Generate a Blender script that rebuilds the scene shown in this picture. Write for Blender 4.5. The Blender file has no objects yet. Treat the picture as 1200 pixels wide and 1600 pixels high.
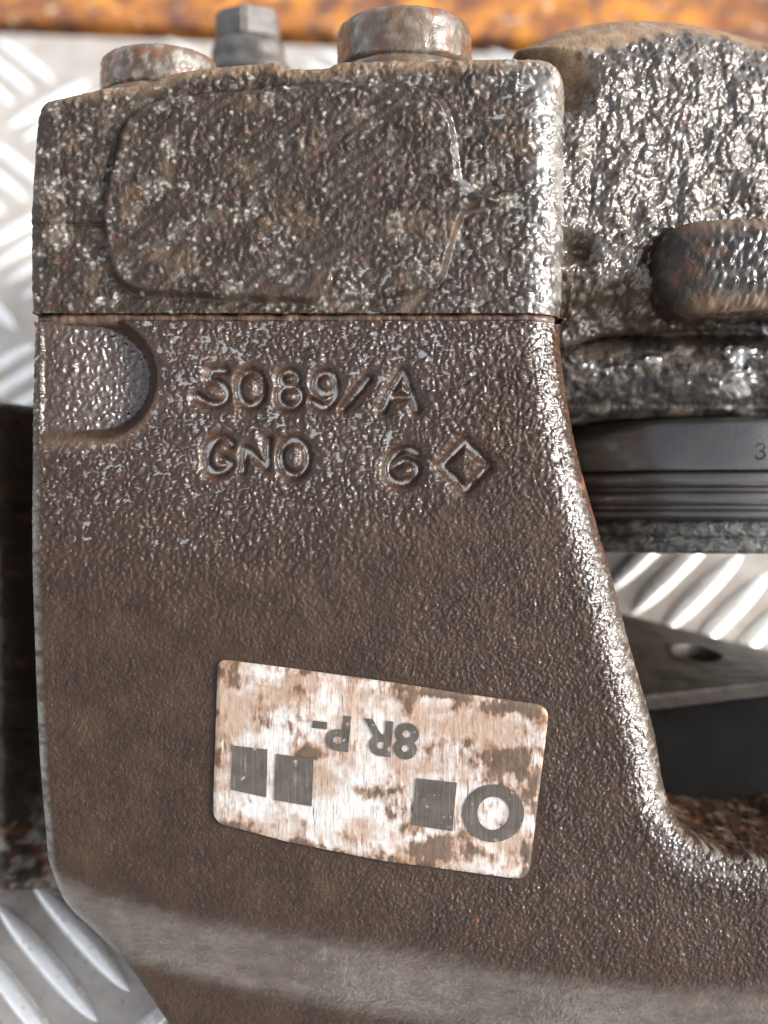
import bpy, bmesh, math, random
import numpy as np

random.seed(7)
SC = bpy.context.scene
COL = SC.collection
S = 1.0 / 12000.0            # 12 drawing units to the millimetre
D = 2000.0                   # lens to the machined face, drawing units
H = 950.0                    # machined face to the plate, along the face normal
TILT = math.radians(35)      # the caliper leans back on its rear half
TT = math.tan(TILT)

# ------------------------------------------------------------------ camera, sky, sun, exposure
cam = bpy.data.cameras.new('camera')
cam.sensor_fit = 'VERTICAL'
cam.sensor_height = 24.0
cam.lens = 30.0
cam.clip_start = 0.005
cam.clip_end = 500
cam.dof.use_dof = True
cam.dof.focus_distance = (D + 12) * S
cam.dof.aperture_fstop = 8.0
co = bpy.data.objects.new('camera', cam)
COL.objects.link(co)
co.location = (0, -math.sin(TILT) * (D + H) * S, math.cos(TILT) * (D + H) * S)
co.rotation_euler = (TILT, 0, 0)
SC.camera = co

SUN_EL, SUN_AZ = math.radians(31), math.radians(97)     # azimuth from +Y towards +X
world = bpy.data.worlds.new('World')
SC.world = world
world.use_nodes = True
wn = world.node_tree
sky = wn.nodes.new('ShaderNodeTexSky')
sky.sky_type = 'NISHITA'
sky.sun_disc = False
sky.sun_elevation = SUN_EL
sky.sun_rotation = SUN_AZ
sky.air_density = 1.0
sky.dust_density = 3.0
sky.ozone_density = 1.0
hs = wn.nodes.new('ShaderNodeHueSaturation')          # thin high cloud: the blue is washed out
hs.inputs['Saturation'].default_value = .3
wn.links.new(sky.outputs[0], hs.inputs['Color'])
wn.links.new(hs.outputs[0], wn.nodes['Background'].inputs[0])
wn.nodes['Background'].inputs[1].default_value = 0.15

sun = bpy.data.lights.new('sun', 'SUN')
sun.energy = 1.3
sun.angle = math.radians(16)
sun.color = (1.0, 0.96, 0.9)
so = bpy.data.objects.new('sun', sun)
COL.objects.link(so)
so.rotation_euler = (math.pi / 2 - SUN_EL, 0, math.pi - SUN_AZ)
SC.view_settings.view_transform = 'Standard'
SC.view_settings.look = 'None'
SC.view_settings.exposure = 1.35
SC.view_settings.gamma = 1.0
SC.cycles.use_denoising = True
SC.cycles.max_bounces = 6


# ------------------------------------------------------------------ small maths
def U(px, py, z=0.0):
    k = (D - z) / D
    return ((px - 600) * k, (800 - py) * k)


def UP(pts, z):
    return [U(x, y, z) for x, y in pts]


def floor_z(Y):
    return -H - np.asarray(Y) * TT


def floor_hit(px, py):
    """where the sight line through a photo point meets the plate, in plate units"""
    Y0 = (800 - py) / D
    k = (D + H) / D / (1 - TT * Y0)
    return ((px - 600) * k, (800 - py) * k / math.cos(TILT))


def sm(a, b, x):
    t = np.clip((x - a) / (b - a), 0, 1)
    return t * t * (3 - 2 * t)


def _h(ix, iy, seed):
    n = (ix.astype(np.int64) * 374761393 + iy.astype(np.int64) * 668265263 + seed * 1442695041) & 0xFFFFFFFF
    n = ((n ^ (n >> 13)) * 1274126177) & 0xFFFFFFFF
    n = ((n ^ (n >> 16)) * 2246822519) & 0xFFFFFFFF
    return ((n ^ (n >> 15)) & 0xFFFFFF) / float(0xFFFFFF)


def perlin(x, y, seed=0):
    ix = np.floor(x); iy = np.floor(y)
    fx = x - ix; fy = y - iy
    u = fx * fx * fx * (fx * (fx * 6 - 15) + 10); v = fy * fy * fy * (fy * (fy * 6 - 15) + 10)

    def g(ax, ay):
        a = _h(ix + ax, iy + ay, seed) * 2 * math.pi
        return np.cos(a) * (fx - ax) + np.sin(a) * (fy - ay)
    a = g(0, 0) * (1 - u) + g(1, 0) * u
    b = g(0, 1) * (1 - u) + g(1, 1) * u
    return (a * (1 - v) + b * v) * 1.5


def fbm(x, y, seed=0, octv=3):
    r = 0; a = 1.0; f = 1.0; t = 0
    for k in range(octv):
        r = r + a * perlin(x * f, y * f, seed + 17 * k); t += a; a *= 0.5; f *= 2.03
    return r / t


def worley(x, y, seed=0):
    ix = np.floor(x); iy = np.floor(y)
    f1 = np.full(x.shape, 9.0); f2 = np.full(x.shape, 9.0); cid = np.zeros(x.shape)
    for dx in (-1, 0, 1):
        for dy in (-1, 0, 1):
            cx = ix + dx; cy = iy + dy
            px = cx + 0.1 + 0.8 * _h(cx, cy, seed); py = cy + 0.1 + 0.8 * _h(cx, cy, seed + 5)
            d = np.hypot(px - x, py - y)
            r = _h(cx, cy, seed + 9)
            cid = np.where(d < f1, r, cid)
            f2 = np.where(d < f1, f1, np.minimum(f2, d))
            f1 = np.minimum(f1, d)
    return f1, f2, cid


def spline(pts, n=8, closed=True):
    P = np.array(pts, float); N = len(P); out = []
    rng = range(N) if closed else range(N - 1)
    for i in rng:
        if closed:
            p0, p1, p2, p3 = P[i - 1], P[i], P[(i + 1) % N], P[(i + 2) % N]
        else:
            p0, p1, p2, p3 = P[max(i - 1, 0)], P[i], P[i + 1], P[min(i + 2, N - 1)]
        for k in range(n):
            t = k / n
            out.append(0.5 * ((2 * p1) + (p2 - p0) * t + (2 * p0 - 5 * p1 + 4 * p2 - p3) * t * t + (3 * p1 - p0 - 3 * p2 + p3) * t ** 3))
    if not closed:
        out.append(P[-1])
    return np.array(out)


def seg_dist(X, Y, A, B, chunk=40000):
    """distance to the nearest of the segments A-B, and that nearest point"""
    d = np.empty(X.size); q = np.empty((X.size, 2)); AB = B - A; L = np.maximum((AB ** 2).sum(1), 1e-9)
    xs = X.ravel(); ys = Y.ravel()
    for s in range(0, xs.size, chunk):
        p = np.stack([xs[s:s + chunk], ys[s:s + chunk]], 1)
        t = np.clip(((p[:, None, :] - A) * AB).sum(2) / L, 0, 1)
        n = A + AB * t[..., None]
        dd = ((p[:, None, :] - n) ** 2).sum(2); j = dd.argmin(1); r = np.arange(len(p))
        d[s:s + chunk] = np.sqrt(dd[r, j]); q[s:s + chunk] = n[r, j]
    return d.reshape(X.shape), q.reshape(X.shape + (2,))


def poly_sd(X, Y, P):
    P = np.asarray(P, float); A = P; B = np.roll(P, -1, 0)
    d, q = seg_dist(X, Y, A, B)
    ins = np.zeros(X.shape, bool)
    for (x0, y0), (x1, y1) in zip(A, B):
        if y0 == y1:
            continue
        c = ((y0 > Y) != (y1 > Y)) & (X < (x1 - x0) * (Y - y0) / (y1 - y0) + x0)
        ins ^= c
    return np.where(ins, -d, d), q


def line_dist(X, Y, lines, reach=60):
    """distance to a list of open polylines, worked out only near them"""
    A = np.concatenate([np.asarray(l)[:-1] for l in lines]); B = np.concatenate([np.asarray(l)[1:] for l in lines])
    lo = np.minimum(A.min(0), B.min(0)) - reach; hi = np.maximum(A.max(0), B.max(0)) + reach
    d = np.full(X.shape, 1e3)
    m = (X > lo[0]) & (X < hi[0]) & (Y > lo[1]) & (Y < hi[1])
    if m.any():
        d[m] = seg_dist(X[m], Y[m], A, B)[0]
    return d


# ------------------------------------------------------------------ objects
BASE = np.array([0, 0, -H])


def mesh_from(name, V, faces, mat, smooth=True, attrs=None, raw=False):
    V = np.asarray(V, float)
    if not raw:
        V = (V - BASE) * S
    me = bpy.data.meshes.new(name)
    if isinstance(faces, np.ndarray):
        n = len(faces); k = faces.shape[1]
        me.vertices.add(len(V)); me.vertices.foreach_set('co', V.astype(np.float32).ravel())
        me.loops.add(n * k); me.loops.foreach_set('vertex_index', faces.astype(np.int32).ravel())
        me.polygons.add(n)
        me.polygons.foreach_set('loop_start', np.arange(0, n * k, k, dtype=np.int32))
        me.update(calc_edges=True)
    else:
        me.from_pydata([tuple(v) for v in V], [], faces)
    me.validate()
    if smooth:
        me.polygons.foreach_set('use_smooth', np.ones(len(me.polygons), bool))
    for k, v in (attrs or {}).items():
        a = me.attributes.new(k, 'FLOAT', 'POINT'); a.data.foreach_set('value', np.asarray(v, np.float32))
    me.materials.append(mat)
    return me


def obj(name, me, parent=None, **props):
    o = bpy.data.objects.new(name, me)
    COL.objects.link(o)
    o.parent = parent
    for k, v in props.items():
        o[k] = v
    return o


def relief(name, outline, step, hfun, back, mat, parent, wall_step=14.0, wall_noise=2.5, cut=None, label=None):
    """a casting: outline traced round, front face raised by hfun, walls carried back to depth back"""
    P = np.asarray(outline, float)
    lo = P.min(0) - step; hi = P.max(0) + step
    nx = int((hi[0] - lo[0]) / step) + 2; ny = int((hi[1] - lo[1]) / step) + 2
    X, Y = np.meshgrid(lo[0] + np.arange(nx) * step, lo[1] + np.arange(ny) * step)
    sd, q = poly_sd(X, Y, P)
    out = sd > 0
    X = np.where(out, q[..., 0], X); Y = np.where(out, q[..., 1], Y)
    ins = ~out
    cell = ins[:-1, :-1] | ins[1:, :-1] | ins[:-1, 1:] | ins[1:, 1:]
    idx = np.arange(nx * ny).reshape(ny, nx)
    qd = np.stack([idx[:-1, :-1], idx[:-1, 1:], idx[1:, 1:], idx[1:, :-1]], -1)[cell]
    used = np.unique(qd); remap = np.full(nx * ny, -1); remap[used] = np.arange(len(used)); qd = remap[qd]
    x = X.ravel()[used]; y = Y.ravel()[used]; d = np.maximum(-sd.ravel()[used], 0)
    z, attrs = hfun(x, y, d)
    V = np.stack([x, y, z], 1)
    # boundary edges -> walls
    E = np.concatenate([qd[:, [0, 1]], qd[:, [1, 2]], qd[:, [2, 3]], qd[:, [3, 0]]])
    key = np.sort(E, 1); kk = key[:, 0].astype(np.int64) * (len(V) + 1) + key[:, 1]
    _, inv, cnt = np.unique(kk, return_inverse=True, return_counts=True)
    bd = E[cnt[inv] == 1]
    bv = np.unique(bd)
    bx = V[bv, 0]; by = V[bv, 1]; bz = V[bv, 2]
    zb = np.minimum(np.maximum(back, floor_z(by) + 3), bz - 2)
    # outward normal of the outline, from the distance field
    e = 1.5
    gx = poly_sd(bx + e, by, P)[0] - poly_sd(bx - e, by, P)[0]; gy = poly_sd(bx, by + e, P)[0] - poly_sd(bx, by - e, P)[0]
    gl = np.maximum(np.hypot(gx, gy), 1e-6); gx /= gl; gy /= gl
    rows = max(2, int(abs(back) / wall_step))
    Vs = [V]; Fs = []; prev = np.full(len(V), -1); prev[bv] = bv; n0 = len(V)
    al = {k: [v] for k, v in attrs.items()}
    for r in range(1, rows + 1):
        t = r / rows
        zz = bz + (zb - bz) * t
        s_ = bx * -gy + by * gx
        off = (fbm((bx + by * .7) / 24, (zz + by * .7) / 24, 91) * 2 + perlin(bx / 11 + by / 11, zz / 11, 5)) * wall_noise * (r < rows)
        Vs.append(np.stack([bx + gx * off, by + gy * off, zz], 1))
        cur = np.full(len(V), -1); cur[bv] = n0 + np.arange(len(bv)); n0 += len(bv)
        a, b = bd[:, 0], bd[:, 1]
        Fs.append(np.stack([prev[b], prev[a], cur[a], cur[b]], 1))
        prev = cur
        fade = math.exp(-r / 2.5)
        wa, wz = (bx + by * .8) / 40, zz / 40
        for k in al:
            base_ = {'dust': .45 * sm(.15, .5, fbm(wa, wz, 7)), 'rust': .6 * sm(.1, .5, fbm(wa * 1.3, wz * 1.3, 8)), 'wet': .75 * sm(0, .4, fbm(wa * 1.6, wz * 1.6, 9)),
                     'tan': .3 * sm(0, .4, fbm(wa, wz, 10))}.get(k, 0)
            al[k].append(attrs[k][bv] * fade + base_ * (1 - fade))
    V = np.concatenate(Vs); attrs = {k: np.concatenate(v) for k, v in al.items()}
    groups = []
    if cut:                                   # faces of named details become parts of their own
        c = np.stack([x, y], 1)[qd].mean(1)
        left = np.ones(len(qd), bool)
        for nm, lab, fn in cut:
            m = fn(c[:, 0], c[:, 1]) & left
            left &= ~m
            groups.append((nm, lab, qd[m]))
        qd = qd[left]
    F = np.concatenate([qd] + Fs)
    me = mesh_from(name, V, F, mat, attrs=attrs)
    o = obj(name, me, parent)
    if label:
        o['label'] = label
    for nm, lab, f in groups:
        if not len(f):
            continue
        us = np.unique(f); rm = np.full(len(V), -1); rm[us] = np.arange(len(us))
        g = obj(nm, mesh_from(nm, V[us], rm[f], mat, attrs={k: v[us] for k, v in attrs.items()}), o)
        g['label'] = lab
    return o


def lathe(name, prof, cx, cz, mat, parent, n=96, a0=0, a1=360, dent=0.0, seed=3, attrs=None, capped=True):
    """turned part, its axis up the caliper face; prof is (height, radius) from foot to top"""
    pr = np.array(prof, float); closed = abs(a1 - a0) >= 360
    m = n if closed else n + 1
    ang = np.radians(a0 + (a1 - a0) * np.arange(m) / n)
    rows = len(pr)
    A, R = np.meshgrid(ang, pr[:, 1]); _, Yy = np.meshgrid(ang, pr[:, 0])
    if dent:
        R = R + dent * (fbm(A * R / 26, Yy / 26, seed) * 1.2 + perlin(A * R / 9, Yy / 9, seed + 1) * .7) * np.minimum(R / 30, 1)
    V = np.stack([cx + R * np.sin(A), Yy, cz + R * np.cos(A)], -1).reshape(-1, 3)
    idx = np.arange(rows * m).reshape(rows, m)
    nxt = np.roll(idx, -1, 1) if closed else idx[:, 1:]
    cur = idx if closed else idx[:, :-1]
    F = np.stack([cur[:-1], nxt[:-1], nxt[1:], cur[1:]], -1).reshape(-1, 4)
    at = {k: np.full(len(V), v) if np.isscalar(v) else v(V, A, R, Yy).ravel() for k, v in (attrs or {}).items()}
    F = [tuple(f) for f in F.tolist()]
    if capped:
        F.append(tuple(idx[-1].tolist())); F.append(tuple(idx[0][::-1].tolist()))
    return obj(name, mesh_from(name, V, F, mat, attrs=at), parent)


# ------------------------------------------------------------------ materials
class NT:
    def __init__(s, name):
        s.m = bpy.data.materials.new(name); s.m.use_nodes = True; s.t = s.m.node_tree
        s.b = s.t.nodes['Principled BSDF']
        s.co = s.n('TexCoord').outputs['Object']

    def n(s, typ, **kw):
        nd = s.t.nodes.new('ShaderNode' + typ)
        for k, v in kw.items():
            setattr(nd, k, v)
        return nd

    def put(s, sock, v):
        if isinstance(v, bpy.types.NodeSocket):
            s.t.links.new(v, sock)
        else:
            sock.default_value = v

    def noise(s, size, detail=3, rough=.55, dist=0.0, scale=(1, 1, 1), lo=.3, hi=.7):
        mp = s.n('Mapping'); mp.inputs['Scale'].default_value = scale
        s.t.links.new(s.co, mp.inputs[0])
        nd = s.n('TexNoise'); s.t.links.new(mp.outputs[0], nd.inputs[0])
        nd.inputs['Scale'].default_value = 1.0 / (size * S); nd.inputs['Detail'].default_value = detail
        nd.inputs['Roughness'].default_value = rough; nd.inputs['Distortion'].default_value = dist
        return s.ramp(nd.outputs[0], lo, hi)

    def ramp(s, v, lo, hi, a=0.0, b=1.0):
        nd = s.n('MapRange'); nd.inputs['From Min'].default_value = lo; nd.inputs['From Max'].default_value = hi
        nd.inputs['To Min'].default_value = a; nd.inputs['To Max'].default_value = b
        s.put(nd.inputs[0], v)
        return nd.outputs[0]

    def attr(s, name):
        return s.n('Attribute', attribute_name=name).outputs['Fac']

    def math(s, op, a, b=0.0):
        nd = s.n('Math', operation=op); s.put(nd.inputs[0], a); s.put(nd.inputs[1], b)
        return nd.outputs[0]

    def mix(s, f, a, b):
        nd = s.n('Mix', data_type='RGBA')
        s.put(nd.inputs[0], f)
        for i, v in ((6, a), (7, b)):
            s.put(nd.inputs[i], tuple(v) + (1,) if isinstance(v, (tuple, list)) else v)
        return nd.outputs[2]

    def mixf(s, f, a, b):
        nd = s.n('Mix', data_type='FLOAT')
        s.put(nd.inputs[0], f); s.put(nd.inputs[2], a); s.put(nd.inputs[3], b)
        return nd.outputs[0]

    def bump(s, h, dist, strength=1.0, prev=None):
        nd = s.n('Bump'); nd.inputs['Distance'].default_value = dist * S; s.put(nd.inputs['Strength'], strength)
        s.put(nd.inputs['Height'], h)
        if prev:
            s.t.links.new(prev, nd.inputs['Normal'])
        return nd.outputs[0]

    def set(s, **kw):
        for k, v in kw.items():
            k = k.replace('_', ' ')
            if isinstance(v, (tuple, list)) and len(v) == 3:
                v = tuple(v) + (1,)
            s.put(s.b.inputs[k], v)


def iron_mat(name, dark, mid, rough=.42, oil=.55, fine=1.0):
    """oily cast iron: brown skin, dust and rust where the casting carries it, oil in the hollows with a pale sheen painted in"""
    t = NT(name)
    c = t.mix(t.noise(46, 4), dark, mid)
    c = t.mix(t.math('MULTIPLY', t.noise(9, 3, lo=.45, hi=.75), .5), c, tuple(v * 1.7 for v in mid))
    dust = t.attr('dust'); rust = t.attr('rust'); tan = t.attr('tan'); wet = t.attr('wet')
    c = t.mix(tan, c, t.mix(t.noise(20, 4), (.15, .095, .055), (.27, .185, .115)))
    c = t.mix(dust, c, t.mix(t.noise(14, 3), (.19, .172, .147), (.37, .355, .31)))
    c = t.mix(rust, c, t.mix(t.noise(12, 3), (.09, .025, .012), (.24, .07, .022)))
    dry = t.math('MAXIMUM', dust, tan)
    r = t.mixf(dry, t.ramp(t.noise(60, 3), 0, 1, rough - .08, rough + .1), .75)
    r = t.mixf(wet, r, .2)
    b = t.bump(t.noise(4.5, 3, lo=.2, hi=.8), 1.3 * fine, t.math('SUBTRACT', 1.0, wet))
    sheen_pool = t.math('MULTIPLY', t.ramp(wet, .78, 1.0), t.noise(34, 3, lo=.2, hi=.55))
    c = t.mix(sheen_pool, c, (.27, .26, .25))  # pale grey put into oil pools and wet edges as sky sheen
    cw = t.math('MULTIPLY', t.math('MAXIMUM', t.ramp(wet, 0, 1, oil * .55, 1.0), 0.0), t.math('SUBTRACT', 1.0, t.math('MULTIPLY', dry, .85)))
    t.set(Base_Color=c, Roughness=r, Normal=b, Metallic=t.math('MULTIPLY', sheen_pool, .5), Coat_Weight=cw, Coat_Roughness=t.mixf(wet, .2, .09), Coat_IOR=1.75)
    t.put(t.b.inputs['Coat Normal'], t.bump(t.noise(7, 2, lo=.2, hi=.8), .8, t.math('SUBTRACT', 1.0, wet)))
    t.b.inputs['Specular IOR Level'].default_value = .28
    return t.m


M_UP = iron_mat('grimy_cast_iron', (.017, .0112, .0074), (.040, .0265, .018), oil=.15)
M_LOW = iron_mat('brown_cast_iron', (.019, .0090, .0046), (.036, .0175, .0090), oil=.11, rough=.48)
M_REAR = iron_mat('wet_cast_iron', (.022, .015, .0095), (.060, .042, .027), rough=.36, oil=.9)
M_GREASE = iron_mat('black_grease_iron', (.007, .0052, .004), (.021, .0150, .011), rough=.5, oil=.2)
M_BOLT = iron_mat('bolt_steel', (.036, .022, .013), (.092, .060, .036), rough=.36, oil=.6)


def rubber():
    t = NT('black_rubber')
    c = t.mix(t.noise(60, 3), (.010, .009, .008), (.026, .021, .018))
    b = t.bump(t.noise(6, 3, lo=.3, hi=.75), .7, .7)
    t.set(Base_Color=c, Roughness=t.ramp(t.noise(50, 3, scale=(1, 2.5, 1)), 0, 1, .24, .44), Normal=b, Coat_Weight=.8, Coat_Roughness=.24, Coat_IOR=1.8)
    return t.m


def pad_metal():
    t = NT('grimy_backing_steel')
    n = t.noise(26, 4, scale=(1, 1.6, 1), dist=.6, lo=.42, hi=.62)
    c = t.mix(n, (.016, .015, .014), (.085, .083, .075))
    c = t.mix(t.noise(55, 3, lo=.6, hi=.7), c, (.24, .22, .11))
    t.set(Base_Color=c, Roughness=t.mixf(n, .35, .55), Normal=t.bump(n, 5, .8), Coat_Weight=.6, Coat_Roughness=.15)
    return t.m


def aluminium():
    t = NT('checker_aluminium')
    n = t.noise(90, 4, dist=.4)
    c = t.mix(n, (.40, .36, .32), (.53, .49, .445))
    c = t.mix(t.math('MULTIPLY', t.noise(55, 4, dist=.8, lo=.56, hi=.74), .55), c, (.42, .28, .17))
    c = t.mix(t.math('MULTIPLY', t.noise(18, 4, lo=.6, hi=.72), .6), c, (.20, .14, .10))
    t.set(Base_Color=c, Metallic=.3, Roughness=t.ramp(n, 0, 1, .4, .52), Normal=t.bump(t.noise(14, 4), 1.2, .5))
    return t.m


def bar_metal():
    t = NT('shine_bar_aluminium')
    c = t.mix(t.noise(40, 3), (.90, .885, .84), (.96, .95, .93))  # near white: the raised bars' shine is put into the colour
    c = t.mix(t.math('MULTIPLY', t.noise(16, 4, lo=.58, hi=.7), .5), c, (.35, .25, .16))
    t.set(Base_Color=c, Metallic=.4, Roughness=.26, Normal=t.bump(t.noise(12, 3), 1.0, .5))
    return t.m


def rusty():
    t = NT('orange_rust')
    a = t.noise(170, 5, dist=.8, scale=(1, .5, 1), lo=.38, hi=.62)
    c = t.mix(a, (.24, .08, .02), (.62, .235, .022))
    c = t.mix(t.noise(80, 4, dist=.5, lo=.46, hi=.62), c, (.12, .05, .03))
    c = t.mix(t.noise(60, 3, lo=.62, hi=.72), c, (.66, .48, .32))
    t.set(Base_Color=c, Roughness=.5, Normal=t.bump(a, 8, .6))
    return t.m


def label_metal():
    t = NT('worn_label_foil')
    streak = t.noise(5, 3, scale=(1, .05, 1), lo=.35, hi=.65)
    st = t.math('ADD', t.attr('stain'), t.math('MULTIPLY', t.math('SUBTRACT', t.noise(9, 4, scale=(1, .45, 1), lo=.25, hi=.75), .5), .5))
    stain = t.ramp(st, .50, .59)
    copper = t.ramp(t.math('ADD', t.attr('copper'), t.math('MULTIPLY', t.math('SUBTRACT', t.noise(14, 4, lo=.25, hi=.75), .5), .4)), .3, .75)
    c = t.mix(copper, (.60, .575, .545), (.40, .285, .215))
    c = t.mix(t.math('MULTIPLY', streak, .07), c, (.42, .30, .22))
    lines = t.math('MULTIPLY', t.noise(3.0, 2, scale=(1, .06, 1), lo=.57, hi=.70), t.noise(45, 4, lo=.42, hi=.62))
    c = t.mix(lines, c, (.16, .08, .04))
    c = t.mix(t.math('MULTIPLY', t.ramp(st, .32, .52), .8), c, (.24, .12, .06))
    c = t.mix(stain, c, t.mix(t.noise(30, 3), (.055, .036, .025), (.13, .078, .048)))
    r = t.mixf(stain, t.ramp(streak, 0, 1, .3, .5), .5)
    t.set(Base_Color=c, Metallic=t.mixf(stain, .4, 0.0), Roughness=r,
          Normal=t.bump(streak, .35, .6, t.bump(st, 3, .6)), Anisotropic=.4)
    return t.m


def plain(name, c0, c1, size, **kw):
    t = NT(name)
    t.set(Base_Color=t.mix(t.noise(size, 4), c0, c1), **kw)
    t.set(Normal=t.bump(t.noise(size * .3, 3), 1.0, .6))
    return t.m


M_RUBBER = rubber()
M_PAD = pad_metal()
M_ALU = aluminium()
M_BAR = bar_metal()
M_RUST = rusty()
M_LABEL = label_metal()
def ink():
    t = NT('dark_label_ink')
    c = t.mix(t.noise(30, 4), (.042, .034, .027), (.085, .071, .057))
    c = t.mix(t.math('MULTIPLY', t.noise(3.6, 2, scale=(1, .04, 1), lo=.52, hi=.68), t.noise(40, 4, lo=.5, hi=.7)), c, (.16, .14, .12))
    c = t.mix(t.noise(12, 5, lo=.64, hi=.70), c, (.30, .22, .16))
    t.set(Base_Color=c, Roughness=.48, Normal=t.bump(t.noise(5, 3, scale=(1, .05, 1)), .6, .6))
    return t.m


M_INK = ink()
M_RECESS_SHADE = plain('recess_shade_black', (.0035, .003, .003), (.007, .006, .006), 60, Roughness=.9, Specular_IOR_Level=.15)  # near black, painted for the deep shade under the lug
M_LUG = plain('dull_brown_steel', (.014, .0095, .007), (.036, .026, .019), 90, Roughness=.55)
M_ZINC = plain('grey_zinc', (.04, .035, .031), (.15, .138, .125), 40, Roughness=.45, Metallic=.2)
M_STAMP = plain('stamped_mark', (.008, .007, .006), (.014, .012, .01), 20, Roughness=.6)
M_SEAM = plain('rusty_gasket', (.022, .012, .008), (.11, .055, .03), 22, Roughness=.5, Coat_Weight=.4)

# ------------------------------------------------------------------ the setting: checker plate and rusty sheet
e0 = floor_hit(0, 30); e1 = floor_hit(800, 62)
slope = (e1[1] - e0[1]) / (e1[0] - e0[0])


def edge_y(x):
    return e0[1] + slope * (x - e0[0])


def plate_slab(name, x0, x1, ylo, yhi, thick, top, mat, bevel):
    bm = bmesh.new()
    vs = [bm.verts.new((x * S, y * S, top * S)) for x, y in ((x0, ylo(x0)), (x1, ylo(x1)), (x1, yhi(x1)), (x0, yhi(x0)))]
    f = bm.faces.new(vs)
    r = bmesh.ops.extrude_face_region(bm, geom=[f])
    for v in r['geom']:
        if isinstance(v, bmesh.types.BMVert):
            v.co.z -= thick * S
    bmesh.ops.recalc_face_normals(bm, faces=bm.faces)
    bmesh.ops.bevel(bm, geom=[e for e in bm.edges if abs(e.verts[0].co.z - e.verts[1].co.z) < 1e-9 and e.verts[0].co.z > (top - 1) * S],
                    offset=bevel * S, segments=3, affect='EDGES')
    me = bpy.data.meshes.new(name); bm.to_mesh(me); bm.free(); me.materials.append(mat)
    return obj(name, me)


floor = plate_slab('checker_plate', -9000, 9000, lambda x: -9000, lambda x: edge_y(x) - 70, 36, 0, M_ALU, 5)
floor['kind'] = 'structure'
sheet = plate_slab('rusty_plate', -9000, 9000, lambda x: edge_y(x), lambda x: edge_y(x) + 9000, 60, 6, M_RUST, 8)
sheet['label'] = 'orange rusty steel sheet lying along the far edge of the checker plate'
sheet['category'] = 'rusty sheet'
under = plate_slab('ground', -12000, 12000, lambda x: -12000, lambda x: 15000, 30, -240,
                   plain('gap_shade_ground', (.02, .018, .016), (.045, .04, .036), 400, Roughness=.9), 5)  # darkened so the lit gap beside the sheet reads as shade
under['kind'] = 'structure'


def bar_mesh(L=155, W=20, Hh=15):
    V = []; F = []; nu, nv = 16, 8
    for i in range(nu + 1):
        u = -1 + 2 * i / nu
        w = W * (1 - abs(u) ** 2.6) ** .75 + .3
        for j in range(nv + 1):
            a = math.pi * j / nv
            V.append((L * u, -w * math.cos(a), Hh * (math.sin(a) ** .8) * (1 - abs(u) ** 3) - .5))
    for i in range(nu):
        for j in range(nv):
            a = i * (nv + 1) + j
            F.append((a, a + nv + 1, a + nv + 2, a + 1))
    return V, F


bv_, bf_ = bar_mesh()
bar_me = mesh_from('tread_bar', np.array(bv_) * S, bf_, M_BAR, raw=True)
Q = 530.0
far_v = []; far_f = []
n_bar = 0
for a in range(-14, 15):
    for b in range(-14, 15):
        for typ in (0, 1):
            cx = 700 + Q * (a + .5 * typ); cy = -220 + Q * (b + .5 * typ)
            ang = math.radians(45 if typ == 0 else 135)
            for k in range(-2, 3):
                x = cx - math.sin(ang) * 75 * k; y = cy + math.cos(ang) * 75 * k
                if y > edge_y(x) - 150 or y < -5000:
                    continue
                near = -1900 < x < 1500 and -1500 < y
                if near and n_bar < 300:
                    o = obj('tread_bar', bar_me, floor); o.location = (x * S, y * S, 0); o.rotation_euler = (0, 0, ang + random.uniform(-.03, .03))
                    n_bar += 1
                else:
                    R = np.array([[math.cos(ang), -math.sin(ang)], [math.sin(ang), math.cos(ang)]])
                    v = np.array(bv_); v[:, :2] = v[:, :2] @ R.T + (x, y)
                    far_f.append(np.array(bf_) + len(bv_) * len(far_v)); far_v.append(v)
o = obj('tread_pattern', mesh_from('tread_pattern', np.concatenate(far_v) * S, np.concatenate(far_f), M_BAR, raw=True), floor)
o['kind'] = 'stuff'

# ------------------------------------------------------------------ the caliper
root = bpy.data.objects.new('brake_caliper', None)
COL.objects.link(root)
root.rotation_euler = (TILT, 0, 0)
root.empty_display_size = .02
root['label'] = 'oily brown cast iron brake caliper lying on aluminium checker plate'
root['category'] = 'brake caliper'

# --- upper block ----------------------------------------------------------------
up_out = spline(UP([(52.5, 486), (50, 430), (50, 350), (55, 260), (61, 195), (70, 165), (98, 156), (150, 144), (190, 136), (235, 130), (262, 118),
                    (300, 110), (360, 104), (420, 98), (440, 101), (456, 108), (510, 107), (532, 99), (600, 96), (700, 95), (820, 93),
                    (858, 98), (881, 124), (889, 175), (890, 300), (887, 400), (882, 488), (872, 491), (700, 491), (400, 491), (200, 491), (90, 491.5), (72, 491.5), (62, 491), (56, 490)], -14), 5)
pad_out = spline(UP([(194, 200), (184, 240), (168, 300), (165, 350), (172, 405), (188, 438), (220, 456), (300, 461), (420, 468), (520, 470), (600, 463), (655, 453),
                     (686, 438), (697, 410), (716, 350), (732, 328), (775, 318), (735, 300), (718, 285), (712, 245), (704, 195), (688, 160), (660, 140), (610, 131),
                     (520, 130), (400, 141), (300, 152), (235, 165)], 0), 6)


def side_dist(x, y, P, keep):
    A = np.asarray(P); B = np.roll(A, -1, 0)
    m = keep(A) & keep(B)
    return seg_dist(x, y, A[m], B[m])[0]


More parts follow.
